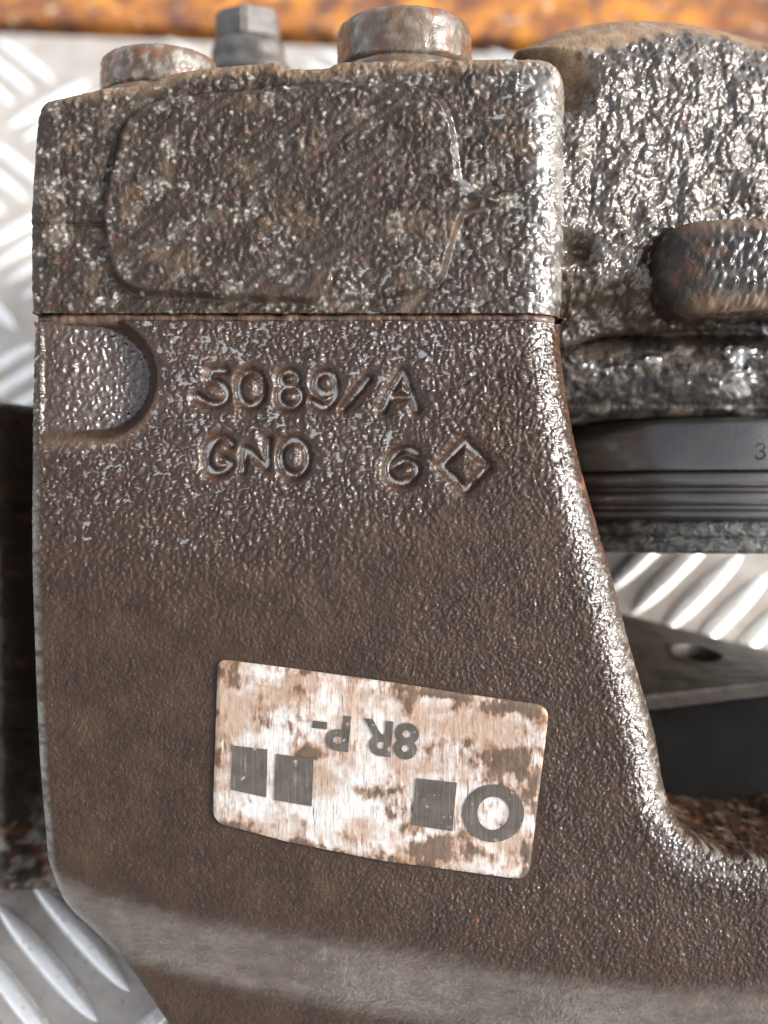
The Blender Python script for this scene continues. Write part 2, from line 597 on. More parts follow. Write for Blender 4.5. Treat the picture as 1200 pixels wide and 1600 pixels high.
def h_up(x, y, d):
    d = side_dist(x, y, up_out, lambda p: p[:, 1] > U(0, 488.5, -14)[1])
    sdp, _ = poly_sd(x, y, pad_out)
    px = x + 600; py = 800 - y
    wx = x + 5 * perlin(x / 22, y / 22, 1); wy = y + 5 * perlin(x / 22, y / 22, 2)
    f1, f2, cid = worley(wx / 11, wy / 11, 3)
    g1, g2, gid = worley(wx / 21 + 3, wy / 21, 8)
    u = (x * .8 + y * .6); v = (-x * .6 + y * .8)          # smears run up to the right
    smear = sm(-.05, .22, fbm(u / 230, v / 50, 12) + .1 * perlin(x / 60, y / 60, 4) - .25 * sm(600, 720, px) - .04) * sm(165, 200, px)
    rough = 1 - .8 * smear
    grain = sm(.62, .12, f1) * (.4 + .9 * cid)
    lump = sm(.5, .1, g1) * (gid > .62)
    n = 2.7 * grain * rough + 3.4 * lump * rough + 1.7 * fbm(x / 16, y / 16, 6) * rough + 4 * fbm(x / 90, y / 90, 9, 2)
    n += .85 * np.sin(v / 2.9 + 2 * perlin(u / 60, v / 30, 2)) * smear
    R = 18 + 56 * sm(600, 830, px) * sm(95, 175, py)
    t = np.clip(d / R, 0, 1)
    z = -R * (1 - np.sqrt(np.maximum(1 - (1 - t) ** 2, 0)))
    edge = sm(7, -7, sdp) * (1 - .85 * sm(150, 120, py))
    rim = np.exp(-((sdp - 1) / 7) ** 2) * sm(640, 690, px)
    n = n * (1 - .85 * rim)
    z = z + 15 * edge + n
    spur = line_dist(x, y, [spline(UP([(728, 296), (748, 308), (768, 313), (790, 310)], 0), 5, closed=False)])
    z = z + 9 * np.exp(-(spur / 8) ** 2)
    n = n * (1 - .8 * np.exp(-(spur / 12) ** 2))
    groove = np.exp(-((sdp - 6) / 5) ** 2) * (sm(300, 200, px) + sm(430, 455, py) + .4)
    z -= 1.5 * groove * (.5 + .8 * np.clip(fbm(x / 50, y / 50, 33) + .5, 0, 1))
    z -= 4 * sm(352, 346, py) * sm(172, 160, px) * -1 + 3 * np.exp(-((py - 350) / 3) ** 2) * sm(172, 160, px)
    # oil lying between the grains towards the lower right
    oilw = sm(.0, .35, fbm(x / 70, y / 70, 31) + .5 * sm(300, 450, py) * sm(300, 520, px) + .3 * sm(600, 760, px) - .25)
    low = z - n
    lev = low - .1 + 3 * (fbm(x / 90, y / 90, 9, 2) * 4 / 3)
    sheen_pool = (z < lev) & (oilw > .3) & (smear < .35)
    wet = np.where(sheen_pool, 1.0, .15 * oilw)
    z = np.where(sheen_pool, lev, z)
    dmask = fbm(x / 44, y / 44, 21) + .5 * fbm(u / 120, v / 40, 22) + .6 * (gid - .5) + .12 * sm(420, 180, px)
    q1, q2, qid = worley((x + 2 * perlin(x / 6, y / 6, 7)) / 7.5, y / 7.5, 88)
    speck = sm(.55, .25, q1) * (qid > .55)
    dust = sm(.2, .52, dmask) * (.16 + .9 * speck) * (1 - .5 * smear) * (1 - wet)
    dust = np.maximum(dust, .8 * speck * (qid > .972) * (1 - wet))
    dust = np.maximum(dust, .55 * sm(.2, .6, fbm(x / 18, y / 18, 41)) * sm(350, 330, py) * sm(190, 150, px))
    dust = np.maximum(dust, .75 * sm(40, 15, d) * sm(840, 880, px) * sm(-.1, .3, fbm(x / 30, y / 30, 17)))  # pale tone along the rolled right edge stands in for its highlight
    tan = sm(30, 4, d + 8 * fbm(x / 20, y / 20, 4)) * sm(175, 140, py) * .8
    tan = np.maximum(tan, .2 * sm(.15, .4, fbm(x / 60, y / 60, 44)))
    rust = sm(.25, .5, fbm(x / 40, y / 24, 51)) * .18 + sm(14, 2, d) * sm(470, 490, py) * .6
    wet = np.maximum(wet, sm(85, 45, d) * sm(760, 830, px) * .85)  # gloss and pale grey raised on the right edge to paint its highlight
    wet = np.maximum(wet, .85 * rim * sm(470, 200, py))  # pad's right rim greyed and glossed for its bright line of light
    rust = rust * (1 - rim)
    return z, dict(dust=np.clip(dust, 0, 1), tan=np.clip(tan, 0, 1), rust=np.clip(rust, 0, 1), wet=wet)


upper = relief('upper_block', up_out, 1.8, h_up, -430, M_UP, root, cut=[
    ('raised_pad', 'raised flat pad with pale grit on upper block', lambda x, y: poly_sd(x, y, pad_out)[0] < -2)])

# --- lower block ----------------------------------------------------------------
low_out = spline(UP([(54.5, 511), (51, 600), (50, 700), (49, 800), (50, 900), (53, 1000), (57, 1100), (62, 1200), (69, 1290)], -14) +
                 UP([(76, 1358)], -30) + UP([(104, 1402), (146, 1450), (190, 1496), (226, 1550), (262, 1610), (300, 1690)], -90) +
                 UP([(700, 1800), (1300, 1800)], -90) + UP([(1330, 1500), (1330, 1344)], -20) +
                 UP([(1270, 1342), (1200, 1340), (1130, 1332), (1085, 1311), (1060, 1275), (1045, 1225), (1032, 1150), (1011, 1075), (990, 1000), (969, 920),
                     (949, 850), (929, 780), (910, 710), (896, 640), (887, 580), (882, 530), (882, 508), (872, 504), (600, 504), (300, 504), (90, 504), (76, 504.3), (66, 505), (59, 506.5)], -14), 5)
yu_pts = sorted(UP([(-40, 1318), (60, 1352), (90, 1374), (150, 1398), (300, 1441), (450, 1464), (600, 1481), (850, 1530), (1000, 1545), (1330, 1552)], 0))
yl_pts = sorted(UP([(-40, 1330), (60, 1372), (120, 1432), (190, 1490), (300, 1517), (400, 1540), (500, 1561), (600, 1580), (750, 1602), (900, 1622), (1330, 1645)], -80))


def crop1(*p):
    return [U(290 + a / 5, 555 + b / 5) for a, b in p]


def crop2(*p):
    return [U(520 + a / 4.286, 555 + b / 4.286) for a, b in p]


def oval(cx, cy, rx, ry, n=28):
    return [(cx + rx * math.cos(2 * math.pi * k / n), cy + ry * math.sin(2 * math.pi * k / n)) for k in range(n + 1)]


sp = lambda p: spline(p, 5, closed=False)
GLYPHS = [
    ('digit 5', [np.array(crop1((305, 118), (200, 124), (178, 185))), sp(crop1((178, 185), (235, 203), (292, 245), (318, 300), (290, 360), (220, 385), (150, 362), (92, 325)))]),
    ('digit 0', [np.array(crop1(*oval(505, 258, 100, 132)))]),
    ('digit 8', [np.array(crop1(*oval(806, 186, 66, 60))), np.array(crop1(*oval(812, 322, 88, 82)))]),
    ('digit 9', [np.array(crop1(*oval(1090, 218, 80, 82))), sp(crop1((1172, 230), (1165, 310), (1140, 365), (1085, 402), (1030, 390), (985, 362)))]),
    ('slash', [np.array(crop2((240, 150), (150, 260), (70, 355)))]),
    ('letter A', [np.array(crop2((468, 112), (395, 240), (335, 362))), np.array(crop2((468, 112), (520, 240), (562, 365))), np.array(crop2((388, 278), (535, 276)))]),
    ('letter G', [sp(crop1((352, 695), (310, 655), (250, 650), (185, 710), (165, 800), (180, 880), (235, 918), (300, 900), (350, 852))), np.array(crop1((350, 852), (285, 808)))]),
    ('letter N', [np.array(crop1((440, 905), (468, 730))), np.array(crop1((468, 730), (630, 868))), np.array(crop1((630, 868), (640, 665)))]),
    ('letter O', [np.array(crop1(*oval(845, 800, 106, 140)))]),
    ('digit 6', [sp(crop2((562, 655), (480, 628), (400, 680), (368, 765), (400, 838), (470, 856), (545, 815), (560, 745), (490, 705), (405, 745)))]),
    ('diamond', [np.array(crop2((885, 578), (1048, 735), (890, 898), (728, 742), (885, 578)))]),
]
label_out = UP([(340, 1030), (450, 1044), (600, 1065), (750, 1088), (859, 1104), (826, 1376), (700, 1359), (600, 1346), (450, 1316), (332, 1285)], 6)
rec_c = U(147, 590); rec_r = 84


def h_low(x, y, d):
    d = side_dist(x, y, low_out, lambda p: p[:, 1] < U(0, 508.5, -14)[1])
    px = x + 600; py = 800 - y
    wx = x + 6 * perlin(x / 20, y / 20, 61); wy = y + 6 * perlin(x / 20, y / 20, 62)
    f1, f2, cid = worley(wx / 8.6, wy / 8.6, 63)
    g1, g2, gid = worley(wx / 5.4, wy / 5.4, 64)
    # how coarse the casting skin is, place by place
    coarse = sm(1060, 770, py + 130 * sm(420, 800, px) + 60 * fbm(x / 130, y / 130, 65))
    leather = .5 + .5 * sm(430, 800, px) + .7 * sm(100, 40, d) * sm(800, 900, px)
    ridge = sm(.02, .3, f2 - f1)
    n = coarse * (3.4 * sm(.65, .1, f1) * (.45 + .8 * cid) + 2.4 * fbm(x / 13, y / 13, 66)) \
        + (1 - coarse) * leather * (2.1 * sm(.7, .1, g1) * (.4 + .8 * gid) + 1.5 * fbm(x / 12, y / 12, 67))
    n += 1.0 * fbm(x / 34, y / 34, 68)
    big = 3.5 * fbm(x / 170, y / 170, 69, 2)
    # letters pressed into the skin
    calm = np.ones(x.shape); cutz = np.zeros(x.shape); gw = np.full(x.shape, 1e3)
    for nm, L in GLYPHS:
        dl = line_dist(x, y, L)
        calm *= .22 + .78 * sm(7, 22, dl)
        cutz = np.minimum(cutz, -9.5 * np.exp(-(dl / 8.0) ** 2) - 3.5 * np.exp(-(dl / 18) ** 2))
        gw = np.minimum(gw, dl)
    lab, _ = poly_sd(x, y, label_out) if False else (np.maximum(np.abs(x - 0) - 1e9, 0) + 1e3, None)
    m = (px > 310) & (px < 890) & (py > 1000) & (py < 1400)
    if m.any():
        lab[m] = poly_sd(x[m], y[m], label_out)[0]
    calm *= sm(-2, 16, lab)
    # half-round spot face at the upper left
    rx = np.maximum(x - rec_c[0], 0)
    rd = np.where(x > rec_c[0], np.hypot(rx, y - rec_c[1]), np.abs(y - rec_c[1])) - rec_r
    inrec = sm(18, -8, rd) * sm(60, 70, px)
    wall = np.exp(-((rd - 10) / 13) ** 2)
    calm = calm * (1 - .8 * wall * sm(60, 70, px)) * (1 - .35 * inrec)
    z = n * calm + big * sm(-2, 40, lab) + cutz
    z = z - inrec * (5 + 38 * sm(-1.1, 1.0, (x - rec_c[0]) / rec_r))
    # rolled edges
    R = 22 + 50 * sm(300, 700, px) * sm(1340, 1240, py)
    t = np.clip(d / R, 0, 1)
    z = z - R * (1 - np.sqrt(np.maximum(1 - (1 - t) ** 2, 0)))
    # sloping lower band and the step under it
    yu = np.interp(x, [p[0] for p in yu_pts], [p[1] for p in yu_pts]); yl = np.interp(x, [p[0] for p in yl_pts], [p[1] for p in yl_pts])
    yu = yu + 5 * fbm(x / 60, y / 300, 70)
    tb = (yu - y) / np.maximum(yu - yl, 8)
    s_ = 20 / np.maximum(yu - yl, 8)
    soft = lambda q: .5 * (q + np.sqrt(q * q + 4 * s_ * s_)) - s_ * .0
    drop = soft(tb) - soft(tb - 1)
    z = z - 80 * np.clip(drop, 0, 1.2) - .12 * np.maximum(yl - y, 0)
    band = sm(-.10, .12, tb + .16 * fbm(x / 22, y / 22, 71)) * sm(1.12, .96, tb + .05 * fbm(x / 20, y / 20, 72))
    z = z - n * calm * .55 * band
    # oil in the hollows, placed for the painted sky sheen at the upper left
    oilw = sm(1010, 690, py + 110 * fbm(x / 110, y / 80, 73)) * sm(860, 640, px + .5 * np.maximum(py - 560, 0) + 60 * fbm(x / 80, y / 80, 74))
    oilw = np.maximum(oilw, .8 * sm(600, 520, py))
    lev_h = -1.25 + 1.25 * oilw + 1.3 * fbm(x / 46, y / 46, 75)
    rest = z - n * calm
    sheen_pool = (n * calm < lev_h) & (oilw > .25) & (lab > 4) & (wall < .5)
    gro = gw < 1.9 + 3.4 * perlin(x / 22, y / 22, 76)
    zg = z - cutz * 0
    z = np.where(sheen_pool & ~gro & (gw > 15), rest + lev_h, z)
    z = np.where(gro, z - cutz - 10.5, z)
    wet = np.where(sheen_pool & (gw > 15), 1.0, .25 * oilw)
    wet = np.where(gro, 1.0, wet)
    wet = np.maximum(wet, sm(66, 42, d) * sm(10, 20, d + 8 * perlin(x / 14, y / 14, 77)) * sm(700, 860, px) * sm(1420, 1340, py) * .9)  # half-metal grey laid along the arm's edge as its highlight
    wet = np.where(inrec > .3, np.minimum(np.maximum(wet, .74 * inrec), .8), wet)
    glint = (g1 < .30) * (gid > .66) * sm(420, 760, px) * sm(1560, 1450, py) * (lab > 3)
    wet = np.maximum(wet, .75 * glint)
    wet = np.where(d < 85, wet * (.55 + .45 * sm(-.15, .1, fbm(x / 9, y / 9, 177))), wet)
    rust = sm(13, 3, d + 9 * fbm(x / 26, y / 26, 78)) * sm(840, 880, px) * sm(1000, 700, py) * (.15 + .75 * sm(0, .3, fbm(x / 18, y / 34, 178)))
    rust = np.maximum(rust, sm(14, 3, d) * sm(540, 500, py) * sm(120, 70, px))
    rust = np.maximum(rust, sm(.62, .75, fbm(x / 26, y / 26, 79) + .2 * band * sm(.3, -.1, tb)) * .8)
    rust = np.maximum(rust, .03 * sm(28, 6, gw))
    dust = band * np.clip(.09 + .16 * fbm(x / 40, y / 22, 80), 0, 1)  # pale tone on the sloping band stands in for its sheen
    wet = np.maximum(wet, .72 * sm(-.25, .35, tb + .1 * fbm(x / 30, y / 30, 171)) * sm(1.25, .8, tb))
    dust = np.maximum(dust, .8 * sm(20, 6, d) * sm(150, 90, px) * sm(640, 900, py) * sm(-.6, .2, fbm(x / 40, y / 14, 81)))  # paler grey along the rolled left edge
    dust = np.maximum(dust, .5 * sm(55, 20, d) * sm(900, 960, px) * sm(950, 1050, py) * sm(0, .3, fbm(x / 16, y / 16, 82)))  # dusty grey on the arm's lower edge, also painting its broken glare
    tan = .05 * sm(-.1, .5, fbm(x / 70, y / 70, 172)) + .3 * sm(0, 26, rd) * sm(40, 14, rd) * sm(590, 640, py) * sm(60, 70, px) + 0 * gw
    return z, dict(dust=np.clip(dust, 0, 1), tan=np.clip(tan, 0, 1), rust=np.clip(rust, 0, 1), wet=np.clip(wet, 0, 1))


cuts = [('cast_character', 'pressed ' + nm + ' in the cast face', (lambda L: (lambda x, y: line_dist(x, y, L) < 8.5))(L)) for nm, L in GLYPHS]
cuts.append(('spot_face', 'half round sunken spot on the left edge',
             lambda x, y: (np.where(x > rec_c[0], np.hypot(np.maximum(x - rec_c[0], 0), y - rec_c[1]), np.abs(y - rec_c[1])) < rec_r + 20) & (x > U(62, 590)[0])))
lower = relief('lower_block', low_out, 1.75, h_low, -470, M_LOW, root, cut=cuts)

# seam bead between the blocks
n = 700
xs = np.linspace(U(57, 498, -4)[0], U(870, 498, -4)[0], n)
prof = [(-9.5, -12), (-8, -3), (-3, 1.5), (3, 2.5), (8, -2), (9.5, -12)]
V = []
for i, x in enumerate(xs):
    yy = U(0, 497.2)[1] + 1.6 * float(perlin(np.array([x / 40]), np.array([.3]), 3)[0])
    zz = -7 + 3.5 * float(fbm(np.array([x / 20]), np.array([.7]), 4)[0]) - 26 * max(0, (i - n * .95) / (n * .05)) ** 2 - 9 * max(0, (n * .02 - i) / (n * .02))
    for j, (a, b) in enumerate(prof):
        V.append((x, yy + a * (1 + .5 * float(perlin(np.array([x / 23.0]), np.array([j * .7]), 16)[0])), zz + b + 2.2 * float(fbm(np.array([x / 16.0]), np.array([j * 1.3]), 6)[0])))
k = len(prof)
F = [(i * k + j, i * k + k + j, i * k + k + j + 1, i * k + j + 1) for i in range(n - 1) for j in range(k - 1)]
obj('gasket_seam', mesh_from('gasket_seam', V, F, M_SEAM), root)

# --- worn foil label ------------------------------------------------------------
lab_pts = []
corner = {(340, 1030): 16, (859, 1104): 22, (826, 1376): 24, (332, 1285): 22}
raw_l = [(340, 1030), (450, 1044), (600, 1065), (750, 1088), (859, 1104), (826, 1376), (700, 1359), (600, 1346), (450, 1316), (332, 1285)]
for i, p in enumerate(raw_l):
    p0 = np.array(raw_l[i - 1], float); p1 = np.array(p, float); p2 = np.array(raw_l[(i + 1) % len(raw_l)], float)
    r = corner.get(p)
    if r:
        a = p1 + (p0 - p1) / np.linalg.norm(p0 - p1) * r; b = p1 + (p2 - p1) / np.linalg.norm(p2 - p1) * r
        for t in np.linspace(0, 1, 7):
            lab_pts.append(tuple((1 - t) ** 2 * a + 2 * t * (1 - t) * p1 + t * t * b))
    else:
        lab_pts.append(p)


def h_label(x, y, d):
    z = 7.0 + 1.2 * fbm(x / 120, y / 120, 7) - 2.2 * (1 - sm(0, 5, d)) + .25 * perlin(x / 12, y / 12, 3)
    st = .30 + .55 * fbm(x / 52, y / 44, 201, 5) + .14 * sm(14, 2, d)
    cp = .50 + .7 * fbm(x / 70, y / 60, 202, 4)
    for bx, by, rx, ry, w in STAINS:
        X, Y = U(bx, by, 7)
        st = st + w * np.exp(-((x - X) / rx) ** 2 - ((y - Y) / ry) ** 2)
    for bx, by, rx, ry, w in COPPER:
        X, Y = U(bx, by, 7)
        cp = cp + w * np.exp(-((x - X) / rx) ** 2 - ((y - Y) / ry) ** 2)
    return z, dict(stain=st, copper=cp)


STAINS = [(800, 1105, 55, 14, .45), (700, 1085, 50, 9, .4), (640, 1100, 16, 22, .3), (790, 1188, 46, 20, .45), (825, 1225, 18, 40, .3), (690, 1325, 60, 20, .4), (640, 1300, 26, 22, .3),
          (820, 1320, 16, 30, .35), (460, 1085, 14, 30, .28), (480, 1180, 40, 9, .3), (600, 1235, 50, 12, .3), (400, 1290, 40, 10, .25), (370, 1050, 40, 14, .2), (600, 1160, 60, 40, -.25),
          (450, 1260, 60, 40, -.2), (560, 1280, 50, 30, -.2), (380, 1140, 40, 20, -.2), (590, 1100, 60, 18, -.15)]
COPPER = [(360, 1080, 30, 60, .4), (440, 1090, 60, 30, .25), (740, 1130, 70, 30, .4), (560, 1120, 40, 40, .15), (355, 1240, 20, 40, .2), (600, 1260, 80, 30, -.3), (430, 1140, 40, 30, -.4)]
label_plate = relief('label_plate', UP(lab_pts, 7), 2.2, h_label, 0.5, M_LABEL, root, wall_step=3, wall_noise=0, label='worn white and copper foil label with black print')


def flat_print(name, polys, z=8.9, thick=.5):
    V = []; F = []
    for P in polys:
        b = len(V); V += [(x, y, z) for x, y in P]; F.append(tuple(range(b, b + len(P))))
    o_ = obj(name, mesh_from(name, V, F, M_INK, smooth=False), label_plate)
    return o_


for sq in ([(363, 1165), (418, 1171), (416, 1246), (361, 1234)], [(431, 1178), (490, 1186), (487, 1260), (428, 1250)],
           [(650, 1216), (714, 1223), (707, 1299), (643, 1289)]):
    flat_print('printed_square', [UP(sq, 9)[::-1]])
cxr, cyr = U(771, 1271, 9)
ring = []
for k in range(40):
    a0 = 2 * math.pi * k / 40; a1 = 2 * math.pi * (k + 1) / 40
    pt = lambda a, rx, ry: (cxr + rx * math.cos(a), cyr + ry * math.sin(a))
    ring.append([pt(a0, 25, 26), pt(a0, 48, 45), pt(a1, 48, 45), pt(a1, 25, 26)])
flat_print('printed_ring', ring)
cu = bpy.data.curves.new('printed_text', 'FONT')
cu.body = '8R P-'
cu.resolution_u = 6
cu.offset = .03
to = bpy.data.objects.new('printed_text_source', cu)
COL.objects.link(to)
bpy.context.view_layer.update()
me = bpy.data.meshes.new_from_object(to.evaluated_get(bpy.context.evaluated_depsgraph_get()))
bpy.data.objects.remove(to)
tv = np.array([v.co[:] for v in me.vertices])
tv[:, 0] = (tv[:, 0] - tv[:, 0].min()) / (tv[:, 0].max() - tv[:, 0].min())
tv[:, 1] = (tv[:, 1] - tv[:, 1].min()) / (tv[:, 1].max() - tv[:, 1].min())
o0 = np.array(U(656, 1132, 9)); ex = np.array(U(490, 1112, 9)) - o0; ey = np.array(U(651, 1189, 9)) - o0
q = o0 + tv[:, :1] * ex + tv[:, 1:2] * ey
q3 = (np.column_stack([q, np.full(len(q), 8.9)]) - BASE) * S
for v, c in zip(me.vertices, q3):
    v.co = c
me.name = 'printed_text'
me.materials.clear(); me.materials.append(M_INK)
obj('printed_text', me, label_plate)

# --- rear half on the right ------------------------------------------------------
rear_out = spline(UP([(850, 530), (846, 300), (838, 140), (800, 96), (828, 76), (862, 57), (905, 40), (960, 26), (1050, 16), (1120, 18), (1200, 29), (1340, 58),
                      (1340, 300), (1340, 510), (1100, 512), (960, 520)], -165), 8)


def h_rear(x, y, d):
    px = x / 1.05 + 600; py = 800 - y / 1.05
    u = x * .42 + y * .91; v = x * .91 - y * .42
    wx = u + 8 * perlin(x / 30, y / 30, 81); wy = v + 8 * perlin(x / 30, y / 30, 82)
    sc = 1 + .45 * sm(180, 380, py) - .2 * sm(1000, 1150, px)
    f1, f2, cid = worley(wx / 13.5, wy / 9, 83)
    g1, g2, gid = worley(u / 24, v / 15, 84)
    s1, s2, sid = worley(x / 7, y / 7, 85)
    n = 4.0 * sm(.7, .05, f1) * (.3 + cid) + 3.8 * sm(.6, .05, g1) * (gid > .45) * sc + 2.2 * sm(.7, .1, s1) + 2.5 * fbm(x / 20, y / 20, 86)
    R = 26 + 120 * sm(230, 90, py)
    t = np.clip(d / R, 0, 1)
    tan = sm(84, 62, d + 22 * fbm(x / 26, y / 26, 87) + 30 * sm(960, 1120, px)) * sm(200, 110, py)
    z = -52 - .30 * (x - 300) - R * .9 * (1 - np.sqrt(np.maximum(1 - (1 - t) ** 2, 0))) + n * (1 - .93 * tan)
    z -= 40 * sm(930, 895, px) * np.exp(-((py - 150) / 34) ** 2)           # notch beside the front block
    z -= 34 * sm(945, 900, px) * np.exp(-((py - 398) / 22) ** 2)
    z -= 95 * sm(425, 505, py + 18 * fbm(x / 50, y / 50, 88))
    z += 16 * fbm(x / 60, y / 60, 89, 2) * (1 - tan)
    tan = np.maximum(tan, .6 * sm(940, 900, px) * sm(200, 150, py))
    dust = .5 * sm(.2, .5, fbm(x / 40, y / 40, 90)) * sm(.7, .2, f1)
    dust *= sm(500, 430, py)
    low = sm(415, 470, py)
    return z, dict(dust=np.clip(dust, 0, 1), tan=np.clip(tan, 0, 1), rust=.3 * sm(.3, .6, fbm(x / 30, y / 30, 92)) * (1 - low),
                   wet=np.clip((.46 - .26 * low + .2 * fbm(x / 50, y / 50, 93)) * (1 - tan) - .3 * dust, 0, 1))


rear = relief('rear_half', rear_out, 2.5, h_rear, -560, M_REAR, root, wall_noise=3, label='wet sparkling rear half of the casting with a dusty tan top')

boss_out = spline(UP([(1022, 425), (1024, 395), (1040, 366), (1068, 350), (1110, 343), (1200, 341), (1330, 343), (1350, 410), (1330, 478), (1230, 480), (1150, 486),
                      (1080, 488), (1040, 472), (1026, 450)], -70), 6)


def h_boss(x, y, d):
    px = x / 1.03 + 600
    f1, f2, cid = worley((x * .3 + y) / 20, (x - y * .3) / 12, 101)
    R = 70
    t = np.clip(d / R, 0, 1)
    w = sm(1085, 1150, px + 20 * fbm(x / 30, y / 30, 102))
    n = (1.5 + 5.0 * w) * sm(.7, .1, f1) * (.3 + cid) + 3 * fbm(x / 22, y / 22, 103)
    z = -28 - R * .75 * (1 - np.sqrt(np.maximum(1 - (1 - t) ** 2, 0))) + n - .10 * np.maximum(x - 600, 0)
    py = 800 - y / 1.03
    return z, dict(dust=.3 * w * sm(.2, .5, fbm(x / 26, y / 26, 104)), tan=.55 * sm(36, 8, d + 10 * fbm(x / 20, y / 20, 105)) * sm(1040, 1120, px),
                   rust=np.clip(.25 * sm(0, .4, fbm(x / 40, y / 40, 106)), 0, 1), wet=.6 * w)


relief('bleed_boss', boss_out, 2.5, h_boss, -240, M_GREASE, root, label='dark greasy rounded boss on the rear half')

col_out = spline(UP([(850, 470), (850, 560), (852, 650), (980, 651), (1100, 652), (1350, 656), (1350, 560), (1350, 470), (1100, 468)], -200), 5)


def h_col(x, y, d):
    px = x / 1.1 + 600; py = 800 - y / 1.1
    f1, f2, cid = worley((x + 6 * perlin(x / 20, y / 20, 1)) / 18, y / 14, 111)
    w = sm(.05, .4, fbm(x / 70, y / 45, 112) + .4 * sm(1060, 1190, px) - .3 * sm(600, 635, py) - .35 * sm(550, 505, py) - .08)
    n = (1 + 5 * w) * sm(.65, .1, f1) * (cid > .3) + 7 * fbm(x / 42, y / 30, 113) + 2.5 * fbm(x / 14, y / 14, 118)
    z = -176 - .0016 * (py - 572) ** 2 * 5.2 + n
    z -= 26 * np.exp(-((py - 522) / 13) ** 2)
    z += 5 * sm(632, 638, py) * sm(652, 646, py)
    R = 16
    t = np.clip(d / R, 0, 1)
    z -= R * (1 - np.sqrt(np.maximum(1 - (1 - t) ** 2, 0)))
    return z, dict(dust=.32 * sm(.12, .42, fbm(x / 50, y / 26, 114)) * sm(530, 560, py) * (1 - .6 * w), tan=.25 * sm(0, .4, fbm(x / 60, y / 60, 115)),
                   rust=0 * x, wet=np.clip(w, 0, 1))


relief('bore_collar', col_out, 2.5, h_col, -420, M_GREASE, root, label='greasy black collar round the piston bore')

# --- piston with its rubber boot (turned, front half only shows) ------------------
PCX, PCZ, PR = 640, -590, 400


def prow(py, dr, z=-190):
    return ((800 - py) * (D - z) / D, PR + dr)


def cyl(name, rows, mat):
    rows = rows[::-1]
    return lathe(name, rows, PCX, PCZ, mat, root, n=150, a0=-100, a1=100)


ringp = cyl('piston_ring', [prow(640, -40), prow(648, -34), prow(652, -9), prow(656, -4), prow(664, -1.5), prow(674, 2), prow(690, 3), prow(705, 2.6), prow(720, 1), prow(730, -.5), prow(733.5, -2),
                    prow(735, -5), prow(736, -14)], M_RUBBER)
cyl('dust_boot', [prow(735, -18), prow(736, -8), prow(738, -2.5), prow(742, .6), prow(748, .8), prow(755, -3), prow(761, -9), prow(765, -17), prow(768, -10), prow(772, -4.5), prow(777, -3.4), prow(783, -6), prow(789, -12), prow(794, -21),
                  prow(797, -15), prow(801, -10), prow(805, -10), prow(809, -14), prow(813, -24), prow(815, -40)], M_RUBBER)
cyl('pad_backing', [prow(810, -44), prow(815, -32), prow(822, -29), prow(832, -29), prow(837, -31), prow(839, -24), prow(841, -19), prow(845, -18), prow(860, -18), prow(864, -21), prow(866, -28), prow(868, -60), prow(868, -380)], M_PAD)

# the 3 stamped on the ring
three = sp([(1181, 699), (1186, 694), (1193, 695), (1195, 700), (1191, 704), (1187, 705), (1193, 706), (1196, 711), (1193, 716), (1186, 717), (1181, 713)])
V = []; F = []
for i, (px, py) in enumerate(three):
    z = -190
    for _ in range(4):
        X, Y = U(px, py, z); z = PCZ + math.sqrt(max((PR + 2.6) ** 2 - (X - PCX) ** 2, 0))
    X, Y = U(px, py, z)
    for j in range(6):
        a = 2 * math.pi * j / 6
        V.append((X + 1.9 * math.cos(a), Y + 1.9 * math.sin(a), z + .4 + .8 * math.sin(a + .5)))
for i in range(len(three) - 1):
    for j in range(6):
        F.append((i * 6 + j, i * 6 + (j + 1) % 6, i * 6 + 6 + (j + 1) % 6, i * 6 + 6 + j))
obj('stamped_digit', mesh_from('stamped_digit', V, F, M_STAMP), ringp, label='stamped digit 3 on the ring')

# --- lug with a bolt hole and the black block added for the shaded recess below it ---------------------------
c00 = np.array(U(930, 948, -650) + (-650,)); c10 = np.array(U(1340, 1052, -650) + (-650,))
c01 = np.array(U(960, 1092, -330) + (-330,)); c11 = np.array(U(1340, 1044, -330) + (-330,))
hole_uv = None
nu, nv = 120, 90
u, v = np.meshgrid(np.linspace(0, 1, nu), np.linspace(0, 1, nv))
Pt = (c00 * ((1 - u) * (1 - v))[..., None] + c10 * (u * (1 - v))[..., None] + c01 * ((1 - u) * v)[..., None] + c11 * (u * v)[..., None])
prj = np.stack([600 + Pt[..., 0] * D / (D - Pt[..., 2]), 800 - Pt[..., 1] * D / (D - Pt[..., 2])], -1)
hc = Pt.reshape(-1, 3)[np.argmin(((prj - (1090, 1022)) ** 2).sum(-1))]
r = np.linalg.norm(Pt - hc, axis=-1)
nrm = np.cross(c10 - c00, c01 - c00); nrm /= np.linalg.norm(nrm)
if nrm[2] < 0:
    nrm = -nrm
dep = -60 * sm(46, 38, r) + 3 * np.exp(-((r - 52) / 7) ** 2) + 3 * fbm(u * 9, v * 9, 3)
Pt = Pt + nrm * dep[..., None]
edge_roll = -10 * (1 - sm(.93, 1.0, v) * 0 - 1)
idx = np.arange(nu * nv).reshape(nv, nu)
F = np.stack([idx[:-1, :-1], idx[1:, :-1], idx[1:, 1:], idx[:-1, 1:]], -1).reshape(-1, 4)
V = Pt.reshape(-1, 3)
lip = Pt[-1]
rows = [lip + (0, -4, 3), lip + (0, -12, 0), lip + (0, -30, -6)]
Vall = np.concatenate([V] + rows)
b0 = len(V)
chain = [idx[-1], b0 + np.arange(nu), b0 + nu + np.arange(nu), b0 + 2 * nu + np.arange(nu)]
F2 = [np.stack([a[:-1], b[:-1], b[1:], a[1:]], 1) for a, b in zip(chain[:-1], chain[1:])]
